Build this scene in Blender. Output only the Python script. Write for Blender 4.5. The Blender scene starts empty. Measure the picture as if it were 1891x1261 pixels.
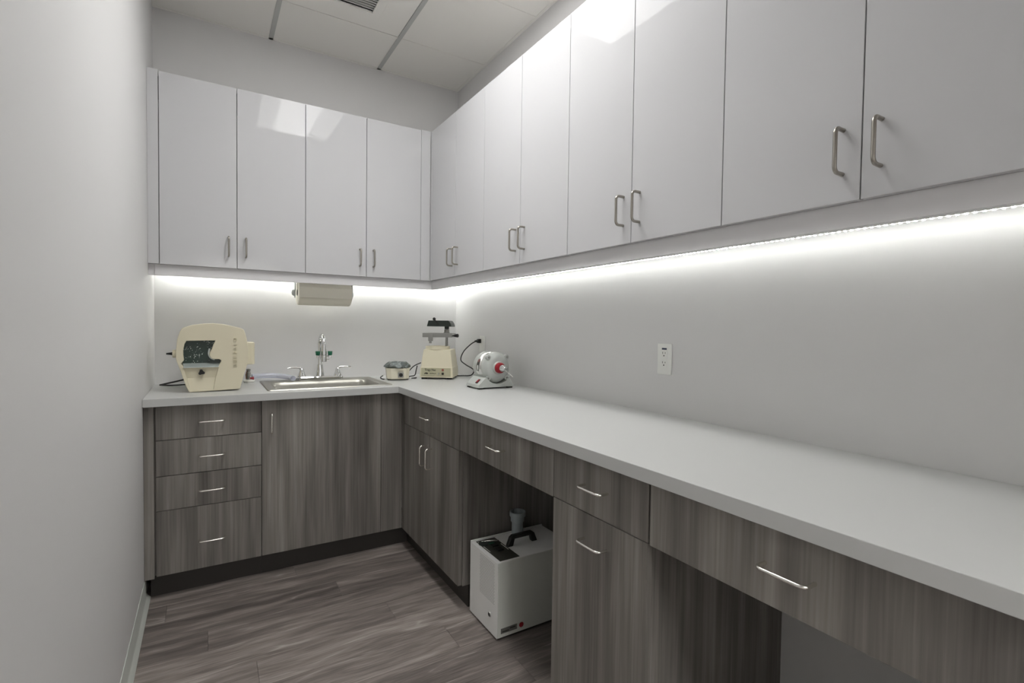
import bpy, bmesh, math, random
from mathutils import Vector, Matrix
from mathutils.geometry import tessellate_polygon
random.seed(7)
S = bpy.context.scene
C = S.collection
PI = math.pi

# ------------------------------------------------------------------ camera
CAM = Vector((-1.5409, -3.3222, 1.2505)); YAW, PITCH, ROLL, FPX = .5461, -.0287, .0133, 927.57
fw = Vector((math.sin(YAW)*math.cos(PITCH), math.cos(YAW)*math.cos(PITCH), math.sin(PITCH)))
rt = Vector((math.cos(YAW), -math.sin(YAW), 0)); up = rt.cross(fw)
r2 = rt*math.cos(ROLL)+up*math.sin(ROLL); u2 = -rt*math.sin(ROLL)+up*math.cos(ROLL)
cd = bpy.data.cameras.new('camera'); cam = bpy.data.objects.new('camera', cd); C.objects.link(cam)
cd.sensor_width = 36; cd.lens = FPX*36/1891; cd.clip_start = .02
cam.matrix_world = Matrix((( r2.x, u2.x, -fw.x, CAM.x), (r2.y, u2.y, -fw.y, CAM.y), (r2.z, u2.z, -fw.z, CAM.z), (0, 0, 0, 1)))
S.camera = cam
# ------------------------------------------------------------------ world, exposure, lamp strengths
w = bpy.data.worlds.new('world'); S.world = w; w.use_nodes = True
w.node_tree.nodes['Background'].inputs[0].default_value = (.5, .5, .5, 1)
w.node_tree.nodes['Background'].inputs[1].default_value = .02
S.view_settings.view_transform = 'Standard'; S.view_settings.look = 'None'
S.view_settings.gamma = 1; S.view_settings.use_curve_mapping = False
S.view_settings.exposure = 1.03
LENS_EMIT = 7.0      # troffer centre lens
TUBE_WATTS = 1.5      # downlight of the troffer's optic
FILL_EMIT = 24.0      # unseen corridor troffer, added for low fill light
WING_EMIT = 2.4       # troffer side lenses
LED_EMIT = 34.0       # LED tape, long run
LED_EMIT_SHORT = 75.0 # LED tape, short run

# ------------------------------------------------------------------ helpers
class MB:
    def __init__(s): s.v = []; s.f = []
    def add(s, vs, fs):
        o = len(s.v); s.v += [tuple(p) for p in vs]; s.f += [tuple(i+o for i in f) for f in fs]; return s
    def box(s, x0, x1, y0, y1, z0, z1):
        x0, x1 = min(x0, x1), max(x0, x1); y0, y1 = min(y0, y1), max(y0, y1); z0, z1 = min(z0, z1), max(z0, z1)
        return s.add([(x0,y0,z0),(x1,y0,z0),(x1,y1,z0),(x0,y1,z0),(x0,y0,z1),(x1,y0,z1),(x1,y1,z1),(x0,y1,z1)],
                     [(0,3,2,1),(4,5,6,7),(0,1,5,4),(1,2,6,5),(2,3,7,6),(3,0,4,7)])
    def loft(s, loops, cap0=True, cap1=True):
        n = len(loops[0]); vs = [p for l in loops for p in l]; fs = []
        for k in range(len(loops)-1):
            for i in range(n):
                j = (i+1) % n; fs.append((k*n+i, k*n+j, (k+1)*n+j, (k+1)*n+i))
        if cap0: fs.append(tuple(range(n-1, -1, -1)))
        if cap1: fs.append(tuple((len(loops)-1)*n+i for i in range(n)))
        return s.add(vs, fs)
    def tube(s, path, r, n=10, cap=True):
        P = [Vector(p) for p in path]; rs = r if isinstance(r, (list, tuple)) else [r]*len(P)
        t0 = (P[1]-P[0]).normalized(); nrm = t0.orthogonal().normalized(); loops = []
        for i, p in enumerate(P):
            t = (P[min(i+1, len(P)-1)]-P[max(i-1, 0)]).normalized()
            nrm = (nrm-t*nrm.dot(t)).normalized(); b = t.cross(nrm)
            loops.append([p+(nrm*math.cos(a)+b*math.sin(a))*rs[i] for a in [2*PI*k/n for k in range(n)]])
        return s.loft(loops, cap, cap)
    def lathe(s, prof, origin, axis, n=32, cap0=True, cap1=True):
        # prof: (radius, distance along axis)
        o = Vector(origin); a = Vector(axis).normalized(); u = a.orthogonal().normalized(); v = a.cross(u)
        return s.loft([[o+a*h+(u*math.cos(2*PI*k/n)+v*math.sin(2*PI*k/n))*max(r, 1e-5) for k in range(n)] for r, h in prof], cap0, cap1)
    def prism(s, outer, holes, fn, d0, d1):
        # fn(u, v, d) -> xyz ; polygon with holes between depths d0 and d1
        polys = [outer]+list(holes); flat = [p for l in polys for p in l]; n = len(flat)
        tri = tessellate_polygon([[Vector((p[0], p[1], 0)) for p in l] for l in polys])
        vs = [fn(p[0], p[1], d0) for p in flat]+[fn(p[0], p[1], d1) for p in flat]; fs = []
        for t in tri: fs += [tuple(t), tuple(i+n for i in reversed(t))]
        k = 0
        for l in polys:
            m = len(l)
            for i in range(m):
                j = (i+1) % m; fs.append((k+i, k+j, n+k+j, n+k+i))
            k += m
        return s.add(vs, fs)
    def cells(s, xs, ys, z0, z1, keep):
        for i in range(len(xs)-1):
            for j in range(len(ys)-1):
                if not keep(i, j): continue
                x0, x1, y0, y1 = xs[i], xs[i+1], ys[j], ys[j+1]
                def K(a, b): return 0 <= a < len(xs)-1 and 0 <= b < len(ys)-1 and keep(a, b)
                V = [(x0,y0,z0),(x1,y0,z0),(x1,y1,z0),(x0,y1,z0),(x0,y0,z1),(x1,y0,z1),(x1,y1,z1),(x0,y1,z1)]
                F = [(0,3,2,1),(4,5,6,7)]
                if not K(i, j-1): F.append((0,1,5,4))
                if not K(i+1, j): F.append((1,2,6,5))
                if not K(i, j+1): F.append((2,3,7,6))
                if not K(i-1, j): F.append((3,0,4,7))
                s.add(V, F)
        return s
    def build(s, name, mat, parent=None, bevel=0, smooth=None, world=False, seg=2):
        me = bpy.data.meshes.new(name); vs = s.v
        if world and parent is not None:
            inv = pw(parent).inverted(); vs = [inv @ Vector(p) for p in vs]
        me.from_pydata(vs, [], s.f); bm = bmesh.new(); bm.from_mesh(me)
        bmesh.ops.remove_doubles(bm, verts=bm.verts, dist=1e-6)
        bmesh.ops.recalc_face_normals(bm, faces=bm.faces); bm.to_mesh(me); bm.free()
        if smooth is not None:
            me.polygons.foreach_set('use_smooth', [True]*len(me.polygons)); me.set_sharp_from_angle(angle=math.radians(smooth))
        me.materials.append(mat)
        o = bpy.data.objects.new(name, me); C.objects.link(o)
        if parent is not None: o.parent = parent
        if bevel:
            m = o.modifiers.new('bevel', 'BEVEL'); m.width = bevel; m.segments = seg; m.limit_method = 'ANGLE'; m.angle_limit = math.radians(40)
            m.harden_normals = False
        return o
def pw(o):
    m = Matrix.Identity(4)
    while o is not None:
        m = Matrix.LocRotScale(o.location, o.rotation_euler, o.scale) @ m; o = o.parent
    return m
def tag(o, label, cat, group=None):
    o['label'] = label; o['category'] = cat
    if group: o['group'] = group
    return o
def thing(name, label, cat, loc=(0, 0, 0), rz=0, group=None):
    o = bpy.data.objects.new(name, None); C.objects.link(o); o.location = loc; o.rotation_euler = (0, 0, rz)
    o.empty_display_size = .05
    return tag(o, label, cat, group)
def struct(o): o['kind'] = 'structure'; return o
def B(*a): return MB().box(*a)
def text(name, body, size, mat, parent, loc, xdir, ydir, extrude=.0003, align='CENTER', bold=0.0):
    cu = bpy.data.curves.new('t', 'FONT'); cu.body = body; cu.size = size; cu.extrude = extrude; cu.align_x = align; cu.align_y = 'CENTER'
    cu.offset = bold; cu.resolution_u = 3
    t = bpy.data.objects.new('t', cu); C.objects.link(t)
    dg = bpy.context.evaluated_depsgraph_get(); me = bpy.data.meshes.new_from_object(t.evaluated_get(dg))
    bpy.data.objects.remove(t); bpy.data.curves.remove(cu)
    X = Vector(xdir).normalized(); Y = Vector(ydir).normalized(); Z = X.cross(Y)
    me.transform(Matrix(((X.x, Y.x, Z.x, loc[0]), (X.y, Y.y, Z.y, loc[1]), (X.z, Y.z, Z.z, loc[2]), (0, 0, 0, 1))))
    me.name = name; me.materials.clear(); me.materials.append(mat)
    o = bpy.data.objects.new(name, me); C.objects.link(o); o.parent = parent; return o
def rrect(x0, x1, y0, y1, r, z, n=6):
    P = []
    for cx, cy, a0 in ((x1-r, y1-r, 0), (x0+r, y1-r, PI/2), (x0+r, y0+r, PI), (x1-r, y0+r, 1.5*PI)):
        for k in range(n+1):
            a = a0+PI/2*k/n; P.append((cx+r*math.cos(a), cy+r*math.sin(a), z))
    return P
def smooth_path(pts, n=6):
    P = [Vector(p) for p in pts]; out = []
    for i in range(len(P)-1):
        p0, p1, p2, p3 = P[max(i-1, 0)], P[i], P[i+1], P[min(i+2, len(P)-1)]
        for k in range(n):
            t = k/n
            out.append(.5*((2*p1)+(p2-p0)*t+(2*p0-5*p1+4*p2-p3)*t*t+(3*p1-p0-3*p2+p3)*t**3))
    return out+[P[-1]]

# ------------------------------------------------------------------ materials
def mat(name, col, rough=.5, metal=0, spec=.5, coat=0, trans=0, ior=1.45, emit=None, estr=0, bump=None, mottle=None):
    m = bpy.data.materials.new(name); m.use_nodes = True; nt = m.node_tree; b = nt.nodes['Principled BSDF']
    b.inputs['Base Color'].default_value = (*col, 1); b.inputs['Roughness'].default_value = rough; b.inputs['Metallic'].default_value = metal
    b.inputs['Specular IOR Level'].default_value = spec; b.inputs['Coat Weight'].default_value = coat; b.inputs['Coat Roughness'].default_value = .05
    b.inputs['Transmission Weight'].default_value = trans; b.inputs['IOR'].default_value = ior
    if emit: b.inputs['Emission Color'].default_value = (*emit, 1); b.inputs['Emission Strength'].default_value = estr
    if bump or mottle:
        g = nt.nodes.new('ShaderNodeNewGeometry')
    if bump:
        n = nt.nodes.new('ShaderNodeTexNoise'); n.inputs['Scale'].default_value = bump[0]; n.inputs['Detail'].default_value = 3
        bp = nt.nodes.new('ShaderNodeBump'); bp.inputs['Strength'].default_value = bump[1]; bp.inputs['Distance'].default_value = bump[2]
        nt.links.new(g.outputs['Position'], n.inputs['Vector']); nt.links.new(n.outputs['Fac'], bp.inputs['Height']); nt.links.new(bp.outputs[0], b.inputs['Normal'])
    if mottle:
        n = nt.nodes.new('ShaderNodeTexNoise'); n.inputs['Scale'].default_value = mottle[0]; n.inputs['Detail'].default_value = 4
        mx = nt.nodes.new('ShaderNodeMix'); mx.data_type = 'RGBA'
        mx.inputs[6].default_value = (*col, 1); mx.inputs[7].default_value = (*[c*mottle[1] for c in col], 1)
        nt.links.new(g.outputs['Position'], n.inputs['Vector']); nt.links.new(n.outputs['Fac'], mx.inputs[0]); nt.links.new(mx.outputs[2], b.inputs['Base Color'])
    return m
def ramp(nt, stops):
    r = nt.nodes.new('ShaderNodeValToRGB'); e = r.color_ramp.elements
    while len(e) < len(stops): e.new(.5)
    for q, (p, c) in zip(e, stops): q.position = p; q.color = (*c, 1)
    return r
def wood_laminate():
    m = bpy.data.materials.new('grey_brown_wood_laminate'); m.use_nodes = True; nt = m.node_tree; b = nt.nodes['Principled BSDF']; L = nt.links.new
    g = nt.nodes.new('ShaderNodeNewGeometry'); sx = nt.nodes.new('ShaderNodeSeparateXYZ'); L(g.outputs['Position'], sx.inputs[0])
    ad = nt.nodes.new('ShaderNodeMath'); ad.operation = 'MULTIPLY_ADD'; L(sx.outputs[1], ad.inputs[0]); ad.inputs[1].default_value = 1.0; L(sx.outputs[0], ad.inputs[2])
    oi = nt.nodes.new('ShaderNodeObjectInfo')
    ro = nt.nodes.new('ShaderNodeMath'); ro.operation = 'MULTIPLY'; L(oi.outputs['Random'], ro.inputs[0]); ro.inputs[1].default_value = 7.0
    def noise(sc_h, sc_v, scale, detail, rough=.55):
        c = nt.nodes.new('ShaderNodeCombineXYZ')
        a = nt.nodes.new('ShaderNodeMath'); a.operation = 'MULTIPLY'; L(ad.outputs[0], a.inputs[0]); a.inputs[1].default_value = sc_h
        z = nt.nodes.new('ShaderNodeMath'); z.operation = 'MULTIPLY'; L(sx.outputs[2], z.inputs[0]); z.inputs[1].default_value = sc_v
        L(a.outputs[0], c.inputs[0]); L(z.outputs[0], c.inputs[2]); L(ro.outputs[0], c.inputs[1])
        n = nt.nodes.new('ShaderNodeTexNoise'); n.inputs['Scale'].default_value = scale; n.inputs['Detail'].default_value = detail; n.inputs['Roughness'].default_value = rough
        L(c.outputs[0], n.inputs['Vector']); return n
    n1 = noise(1, .05, 15, 4, .6); n2 = noise(1, .018, 130, 3); n3 = noise(1, .2, 4.5, 2)
    a1 = nt.nodes.new('ShaderNodeMath'); a1.operation = 'MULTIPLY_ADD'; L(n2.outputs['Fac'], a1.inputs[0]); a1.inputs[1].default_value = .22
    m1 = nt.nodes.new('ShaderNodeMath'); m1.operation = 'MULTIPLY_ADD'; L(n1.outputs['Fac'], m1.inputs[0]); m1.inputs[1].default_value = .60
    m2 = nt.nodes.new('ShaderNodeMath'); m2.operation = 'MULTIPLY'; L(n3.outputs['Fac'], m2.inputs[0]); m2.inputs[1].default_value = .18
    L(m2.outputs[0], m1.inputs[2]); L(m1.outputs[0], a1.inputs[2])
    r = ramp(nt, [(.36, (.110, .100, .089)), (.50, (.205, .189, .172)), (.58, (.275, .255, .233)), (.70, (.40, .372, .343))]); L(a1.outputs[0], r.inputs[0])
    L(r.outputs[0], b.inputs['Base Color']); b.inputs['Roughness'].default_value = .42; b.inputs['Specular IOR Level'].default_value = .4
    bp = nt.nodes.new('ShaderNodeBump'); bp.inputs['Strength'].default_value = .12; bp.inputs['Distance'].default_value = .0006; L(n2.outputs['Fac'], bp.inputs['Height']); L(bp.outputs[0], b.inputs['Normal'])
    return m
def plank_mat():
    m = bpy.data.materials.new('grey_brown_vinyl_plank'); m.use_nodes = True; nt = m.node_tree; b = nt.nodes['Principled BSDF']; L = nt.links.new
    g = nt.nodes.new('ShaderNodeNewGeometry'); oi = nt.nodes.new('ShaderNodeObjectInfo')
    ro = nt.nodes.new('ShaderNodeVectorMath'); ro.operation = 'SCALE'; ro.inputs[0].default_value = (3.1, 17.3, 9.7); L(oi.outputs['Random'], ro.inputs['Scale'])
    av = nt.nodes.new('ShaderNodeVectorMath'); av.operation = 'ADD'; L(g.outputs['Position'], av.inputs[0]); L(ro.outputs[0], av.inputs[1])
    # gentle warp so that the grain makes cathedral loops
    wn = nt.nodes.new('ShaderNodeTexNoise'); wn.inputs['Scale'].default_value = 2.6; wn.inputs['Detail'].default_value = 2; L(av.outputs[0], wn.inputs['Vector'])
    ws = nt.nodes.new('ShaderNodeVectorMath'); ws.operation = 'MULTIPLY_ADD'; L(wn.outputs['Color'], ws.inputs[0]); ws.inputs[1].default_value = (.25, .10, 0); L(av.outputs[0], ws.inputs[2])
    def noise(vec, sc, scale, detail, rough=.6):
        mp = nt.nodes.new('ShaderNodeVectorMath'); mp.operation = 'MULTIPLY'; L(vec, mp.inputs[0]); mp.inputs[1].default_value = sc
        n = nt.nodes.new('ShaderNodeTexNoise'); n.inputs['Scale'].default_value = scale; n.inputs['Detail'].default_value = detail; n.inputs['Roughness'].default_value = rough
        L(mp.outputs[0], n.inputs['Vector']); return n
    n1 = noise(ws.outputs[0], (.10, 1, 1), 26, 4); n2 = noise(av.outputs[0], (.04, 1, 1), 190, 3); n3 = noise(av.outputs[0], (.35, 1, 1), 3.5, 2)
    # thin light vein lines where the warped noise crosses a level
    sb = nt.nodes.new('ShaderNodeMath'); sb.operation = 'SUBTRACT'; n4 = noise(ws.outputs[0], (.14, 1, 1), 11, 1); L(n4.outputs['Fac'], sb.inputs[0]); sb.inputs[1].default_value = .56
    ab = nt.nodes.new('ShaderNodeMath'); ab.operation = 'ABSOLUTE'; L(sb.outputs[0], ab.inputs[0])
    vr = ramp(nt, [(0, (1, 1, 1)), (.018, (0, 0, 0))]); L(ab.outputs[0], vr.inputs[0])
    vm = nt.nodes.new('ShaderNodeMath'); vm.operation = 'MULTIPLY'; L(vr.outputs[0], vm.inputs[0])
    gate = ramp(nt, [(.5, (0, 0, 0)), (.62, (1, 1, 1))]); L(n1.outputs['Fac'], gate.inputs[0]); L(gate.outputs[0], vm.inputs[1])
    s1 = nt.nodes.new('ShaderNodeMath'); s1.operation = 'MULTIPLY_ADD'; L(n1.outputs['Fac'], s1.inputs[0]); s1.inputs[1].default_value = .5
    s2 = nt.nodes.new('ShaderNodeMath'); s2.operation = 'MULTIPLY_ADD'; L(n2.outputs['Fac'], s2.inputs[0]); s2.inputs[1].default_value = .28
    s3 = nt.nodes.new('ShaderNodeMath'); s3.operation = 'MULTIPLY_ADD'; L(n3.outputs['Fac'], s3.inputs[0]); s3.inputs[1].default_value = .22
    s4 = nt.nodes.new('ShaderNodeMath'); s4.operation = 'MULTIPLY_ADD'; L(oi.outputs['Random'], s4.inputs[0]); s4.inputs[1].default_value = .09; s4.inputs[2].default_value = -.045
    L(s4.outputs[0], s3.inputs[2]); L(s3.outputs[0], s2.inputs[2]); L(s2.outputs[0], s1.inputs[2])
    r = ramp(nt, [(.36, (.088, .075, .068)), (.48, (.175, .150, .136)), (.58, (.285, .247, .226)), (.74, (.50, .455, .42))]); L(s1.outputs[0], r.inputs[0])
    mx = nt.nodes.new('ShaderNodeMix'); mx.data_type = 'RGBA'; vs = nt.nodes.new('ShaderNodeMath'); vs.operation = 'MULTIPLY'; L(vm.outputs[0], vs.inputs[0]); vs.inputs[1].default_value = .6
    L(vs.outputs[0], mx.inputs[0]); L(r.outputs[0], mx.inputs[6]); mx.inputs[7].default_value = (.50, .46, .43, 1)
    L(mx.outputs[2], b.inputs['Base Color']); b.inputs['Roughness'].default_value = .42; b.inputs['Specular IOR Level'].default_value = .4
    bp = nt.nodes.new('ShaderNodeBump'); bp.inputs['Strength'].default_value = .15; bp.inputs['Distance'].default_value = .0006; L(n2.outputs['Fac'], bp.inputs['Height']); L(bp.outputs[0], b.inputs['Normal'])
    return m
def abrasive():
    m = bpy.data.materials.new('green_abrasive_wet'); m.use_nodes = True; nt = m.node_tree; b = nt.nodes['Principled BSDF']; L = nt.links.new
    g = nt.nodes.new('ShaderNodeNewGeometry'); v = nt.nodes.new('ShaderNodeTexVoronoi'); v.inputs['Scale'].default_value = 150; L(g.outputs['Position'], v.inputs['Vector'])
    n = nt.nodes.new('ShaderNodeTexNoise'); n.inputs['Scale'].default_value = 30; L(g.outputs['Position'], n.inputs['Vector'])
    rv = ramp(nt, [(.20, (1, 1, 1)), (.36, (0, 0, 0))]); L(v.outputs['Distance'], rv.inputs[0])
    rn = ramp(nt, [(.42, (0, 0, 0)), (.58, (1, 1, 1))]); L(n.outputs['Fac'], rn.inputs[0])
    mu = nt.nodes.new('ShaderNodeMath'); mu.operation = 'MULTIPLY'; L(rv.outputs[0], mu.inputs[0]); L(rn.outputs[0], mu.inputs[1])
    r = ramp(nt, [(0, (.014, .036, .026)), (.35, (.05, .09, .07)), (1, (.80, .84, .78))]); L(mu.outputs[0], r.inputs[0]); L(r.outputs[0], b.inputs['Base Color'])
    b.inputs['Roughness'].default_value = .35
    return m
M = dict(
 wall=mat('light_grey_wall_paint', (.725, .72, .715), .55, spec=.3, bump=(260, .05, .0005)),
 ceil=mat('off_white_ceiling_tile', (.90, .885, .84), .85, spec=.2, bump=(420, .25, .0006)),
 grid=mat('ceiling_grid_white_steel', (.52, .53, .51), .4),
 gloss=mat('gloss_white_laminate', (.60, .60, .612),   .03, spec=.25, bump=(1.6, .05, .004)),
 white_in=mat('white_cabinet_body', (.72, .71, .72), .35),
 counter=mat('white_counter_laminate', (.55, .555, .545), .34, bump=(500, .03, .0003)),
 wood=wood_laminate(), plank=plank_mat(),
 kick=mat('dark_toe_kick', (.045, .04, .036), .5),
 base=mat('pale_vinyl_baseboard', (.56, .58, .54), .4),
 nickel=mat('brushed_nickel', (.40, .375, .335), .30, 1), satin=mat('satin_pale_metal', (.86, .84, .79), .25, 1),
 chrome=mat('chrome', (.76, .76, .76), .06, 1), steel=mat('brushed_stainless_steel', (.40, .39, .35), .38, 1, bump=(700, .05, .0003)),
 alu=mat('grey_cast_aluminium', (.33, .33, .31), .38, .8),
 beige=mat('beige_plastic', (.68, .63, .475), .38), beige2=mat('cream_plastic', (.72, .67, .51), .38), plate=mat('olive_beige_panel', (.47, .45, .31), .4),
 wax=mat('ivory_enamel', (.74, .70, .56), .35),
 black=mat('black_plastic', (.012, .012, .011), .38), rubber=mat('black_rubber', (.015, .015, .014), .7), cord=mat('black_cord', (.018, .017, .016), .5),
 dgreen=mat('dark_green_grey_metal', (.035, .045, .038), .4, .3), green=mat('green_plastic', (.008, .13, .065), .35),
 foil=mat('crumpled_dark_foil', (.17, .19, .185), .16, 1, bump=(60, .9, .012)),
 enamel=mat('pale_grey_enamel', (.47, .49, .465), .28, spec=.5), red=mat('red_plastic', (.30, .012, .022), .35), brown=mat('rusty_steel', (.25, .13, .09), .5, .5),
 box=mat('white_powder_coat', (.84, .84, .82), .42, bump=(900, .06, .0003)), boxg=mat('pale_grey_powder_coat', (.70, .715, .665), .45, bump=(900, .06, .0003)),
 pvc=mat('grey_pvc', (.33, .37, .38), .45), label=mat('grey_foil_label', (.19, .185, .17), .4), panel=mat('charcoal_panel', (.045, .045, .036), .4),
 paper=mat('unbleached_paper_towel', (.84, .81, .71), .9, bump=(300, .4, .001)), holder=mat('pale_grey_plastic', (.55, .58, .57), .4),
 outlet=mat('white_outlet_plastic', (.86, .865, .83), .35), dark=mat('dark_slot', (.01, .01, .01), .6), blue=mat('dark_blue_print', (.045, .06, .10), .5),
 ink=mat('black_ink', (.02, .018, .012), .6), clear=mat('clear_vinyl', (.78, .80, .90), .12, trans=.6, ior=1.3), soap=mat('white_soap', (.80, .79, .74), .5),
 abrasive=abrasive(), tray=mat('wet_grey_metal_table', (.50, .55, .53), .18, .4),
 lens=mat('lit_acrylic_lens', (.9, .9, .9), .4, emit=(1, .995, .98), estr=LENS_EMIT), fill_lens=mat('added_fill_lens', (.9, .9, .9), .4, emit=(1, .995, .98), estr=FILL_EMIT), wing=mat('lit_acrylic_side_lens', (.9, .9, .9), .4, emit=(1, .995, .98), estr=WING_EMIT), reflector=mat('white_enamel_reflector', (.85, .85, .84), .5),  # the corridor lens belongs to an added fill light
 led=mat('led_diode', (1, 1, 1), .4, emit=(.985, 1, .965), estr=LED_EMIT), led2=mat('led_diode_bright', (1, 1, 1), .4, emit=(.985, 1, .965), estr=LED_EMIT_SHORT), tape=mat('white_led_tape', (.85, .85, .82), .3),
 grille=mat('grille_grey_white', (.72, .73, .70), .5),
)

# ------------------------------------------------------------------ key dimensions (metres)
W = 1.783; H = 2.926; YR = -4.45
DU, ZUB, ZRB, ZUT, DR = .3394, 1.5354, 1.4814, 2.4586, .3203
DC, ZC, TC = .6366, .914, .0356
DB, ZBB = .6022, .1065
TH = .019; FR = DB-TH        # carcass front of base units
ZT = ZC-TC                   # underside of the counter
YE = -3.15                   # end of the right-hand run
PL = H+.16                   # top of the walls / deck above the tiles

# ------------------------------------------------------------------ room shell
struct(B(-W-.1, .1, 0, .1, -.05, PL).build('wall_back', M['wall']))
struct(B(0, .1, YR, 0, -.05, PL).build('wall_right', M['wall']))
struct(B(-W-.1, -W, YR, 0, -.05, PL).build('wall_left', M['wall']))
# unseen rear wall; its doorway and the corridor are added to let in fill
DX0, DX1, DZ = -1.70, -.78, 2.08; HC = 2.60; YH = -6.4
rw = MB(); rw.prism([(-W-.1, -.05), (DX0, -.05), (DX0, DZ), (DX1, DZ), (DX1, -.05), (.1, -.05), (.1, PL), (-W-.1, PL)], [], lambda u, v, d: (u, d, v), YR-.1, YR)
struct(rw.build('wall_rear', M['wall']))
struct(B(-2.5, .6, YH-.1, YH, -.05, HC+.16).build('wall_added_corridor', M['wall']))
struct(B(-2.6, -2.5, YH, YR-.1, -.05, HC+.16).build('wall_added_corridor_left', M['wall']))
struct(B(.6, .7, YH, YR-.1, -.05, HC+.16).build('wall_added_corridor_right', M['wall']))
struct(MB().cells([-2.5, -1.58, -.94, .6], [YH, -5.95, -4.72, YR-.1], HC, HC+.02, lambda i, j: not (i == 1 and j == 1)).build('ceiling_added_corridor', M['ceil']))
struct(B(-2.5, .6, YH, YR, -.05, 0).build('floor_added_corridor', M['plank']))
tr = MB()
for xa, xb in ((DX0-.06, DX0+.012), (DX1-.012, DX1+.06)): tr.box(xa, xb, YR-.11, YR+.012, 0, DZ-.012)
tr.box(DX0-.06, DX1+.06, YR-.11, YR+.012, DZ-.012, DZ+.06)
struct(tr.build('trim_1', M['base']))
fl = struct(B(-W, 0, YR, 0, -.05, -.0045).build('floor', M['kick']))
# planks run across the room, staggered
pw_, pl_ = .152, 1.22
y = -.06; row = 0
while y > YR+.001:
    y1 = max(y-pw_, YR); x = -W-((row*.437+.18) % 1)*pl_
    while x < 0:
        x1 = min(x+pl_, 0); xa = max(x, -W)
        if x1-xa > .02:
            B(xa+.0004, x1-.0004, y1+.0004, y-.0004, -.0045, 0).build('plank', M['plank'], fl, bevel=.0006, seg=1)
        x += pl_
    y = y1; row += 1
ce = struct(B(-W, 0, YR, 0, PL-.02, PL).build('ceiling', M['ceil']))
GX = [-W, -1.213, -.573, 0]; GY = [0, -.418]+[-1.010-.6123*k for k in range(6)]+[YR]
LX0, LX1, LY0, LY1 = GX[1], GX[2], GY[4], GY[2]     # troffer bay
for i in range(3):
    for j in range(len(GY)-1):
        if i == 1 and j in (1, 2, 3): continue
        B(GX[i]+.004, GX[i+1]-.004, GY[j+1]+.004, GY[j]-.004, H+.001, H+.015).build('ceiling_tile', M['ceil'], ce)
for i in (1, 2):
    MB().box(GX[i]-.012, GX[i]+.012, YR, 0, H-.002, H+.0005).box(GX[i]-.001, GX[i]+.001, YR, 0, H, H+.035).build('grid_runner', M['grid'], ce)
for i in range(3):
    for j in range(1, len(GY)-1):
        if i == 1 and j == 3: continue
        B(GX[i]+.012, GX[i+1]-.012, GY[j]-.009, GY[j]+.009, H-.0015, H+.0005).build('grid_cross_tee', M['ceil'], ce)
B(-W, 0, -.020, 0, H-.002, H+.0005).build('wall_angle', M['ceil'], ce)
B(-.020, 0, YR, -.020, H-.002, H+.0005).build('wall_angle', M['ceil'], ce)
B(-W, -W+.020, YR, -.020, H-.002, H+.0005).build('wall_angle', M['ceil'], ce)
# cove baseboard along the left wall
prof = [(0, 0), (.020, 0), (.019, .004), (.009, .014), (.0045, .026), (.0035, .092), (.002, .096), (0, .096)]
bb = MB(); bb.prism([(p[0], p[1]) for p in prof], [], lambda u, v, d: (-W+u, d, v), -.552, YR)
struct(bb.build('baseboard_left', M['base'], smooth=35))

# ------------------------------------------------------------------ ceiling light and vent
def troffer(label, LX0, LX1, LY0, LY1, H, ml, mw, watts):
    t = thing('ceiling_light', label, 'ceiling light', ((LX0+LX1)/2, (LY0+LY1)/2, H), 0, 'ceiling troffers')
    x0, x1, y0, y1 = LX0+.013, LX1-.013, LY0+.011, LY1-.011; cxl = (x0+x1)/2
    f = MB(); f.cells([x0, x0+.018, x1-.018, x1], [y0, y0+.018, y1-.018, y1], H-.003, H+.002, lambda i, j: not (i == 1 and j == 1))
    f.build('frame', M['reflector'], t, world=True)
    MB().box(x0+.004, x1-.004, y0+.004, y1-.004, H+.100, H+.104).box(x0+.004, x0+.006, y0+.004, y1-.004, H+.002, H+.1).box(x1-.006, x1-.004, y0+.004, y1-.004, H+.002, H+.1)\
        .box(x0+.006, x1-.006, y0+.004, y0+.006, H+.002, H+.1).box(x0+.006, x1-.006, y1-.006, y1-.004, H+.002, H+.1).build('housing', M['reflector'], t, world=True)
    for sg in (-1, 1):     # curved side lenses, glowing less than the centre one
        pr = [(cxl+sg*(.130+.150*k/8), H+.004+.040*math.cos(PI*.5*k/8)) for k in range(9)]
        top = [(p[0], p[1]+.003) for p in reversed(pr)]
        MB().prism(pr+top, [], lambda u, v, d: (u, d, v), y0+.008, y1-.008).build('side_lens', mw, t, world=True, smooth=40)
    if watts:      # the lens optic throws most of its light downwards
        ld = bpy.data.lights.new('lamp', 'AREA'); ld.shape = 'RECTANGLE'; ld.size = .25; ld.size_y = y1-y0-.05; ld.energy = watts; ld.spread = math.radians(105); ld.color = (1, .995, .98)
        lo = bpy.data.objects.new('lamp', ld); C.objects.link(lo); lo.parent = t; lo.location = (0, 0, -.004)
    pr = [(cxl-.128+.256*k/12, H+.020-.022*math.sin(PI*k/12)) for k in range(13)]
    MB().prism(pr+[(cxl+.128, H+.024), (cxl-.128, H+.024)], [], lambda u, v, d: (u, d, v), y0+.008, y1-.008).build('lens', ml, t, world=True, smooth=30)
troffer('recessed glowing ceiling troffer between the two runs of wall cabinets', LX0, LX1, LY0, LY1, H, M['lens'], M['wing'], TUBE_WATTS)
troffer('unseen bright ceiling troffer added in the corridor as fill light', -1.58, -.94, -5.95, -4.72, HC, M['fill_lens'], M['fill_lens'], 0)  # added lamp behind the camera, brightens the low fronts

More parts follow.
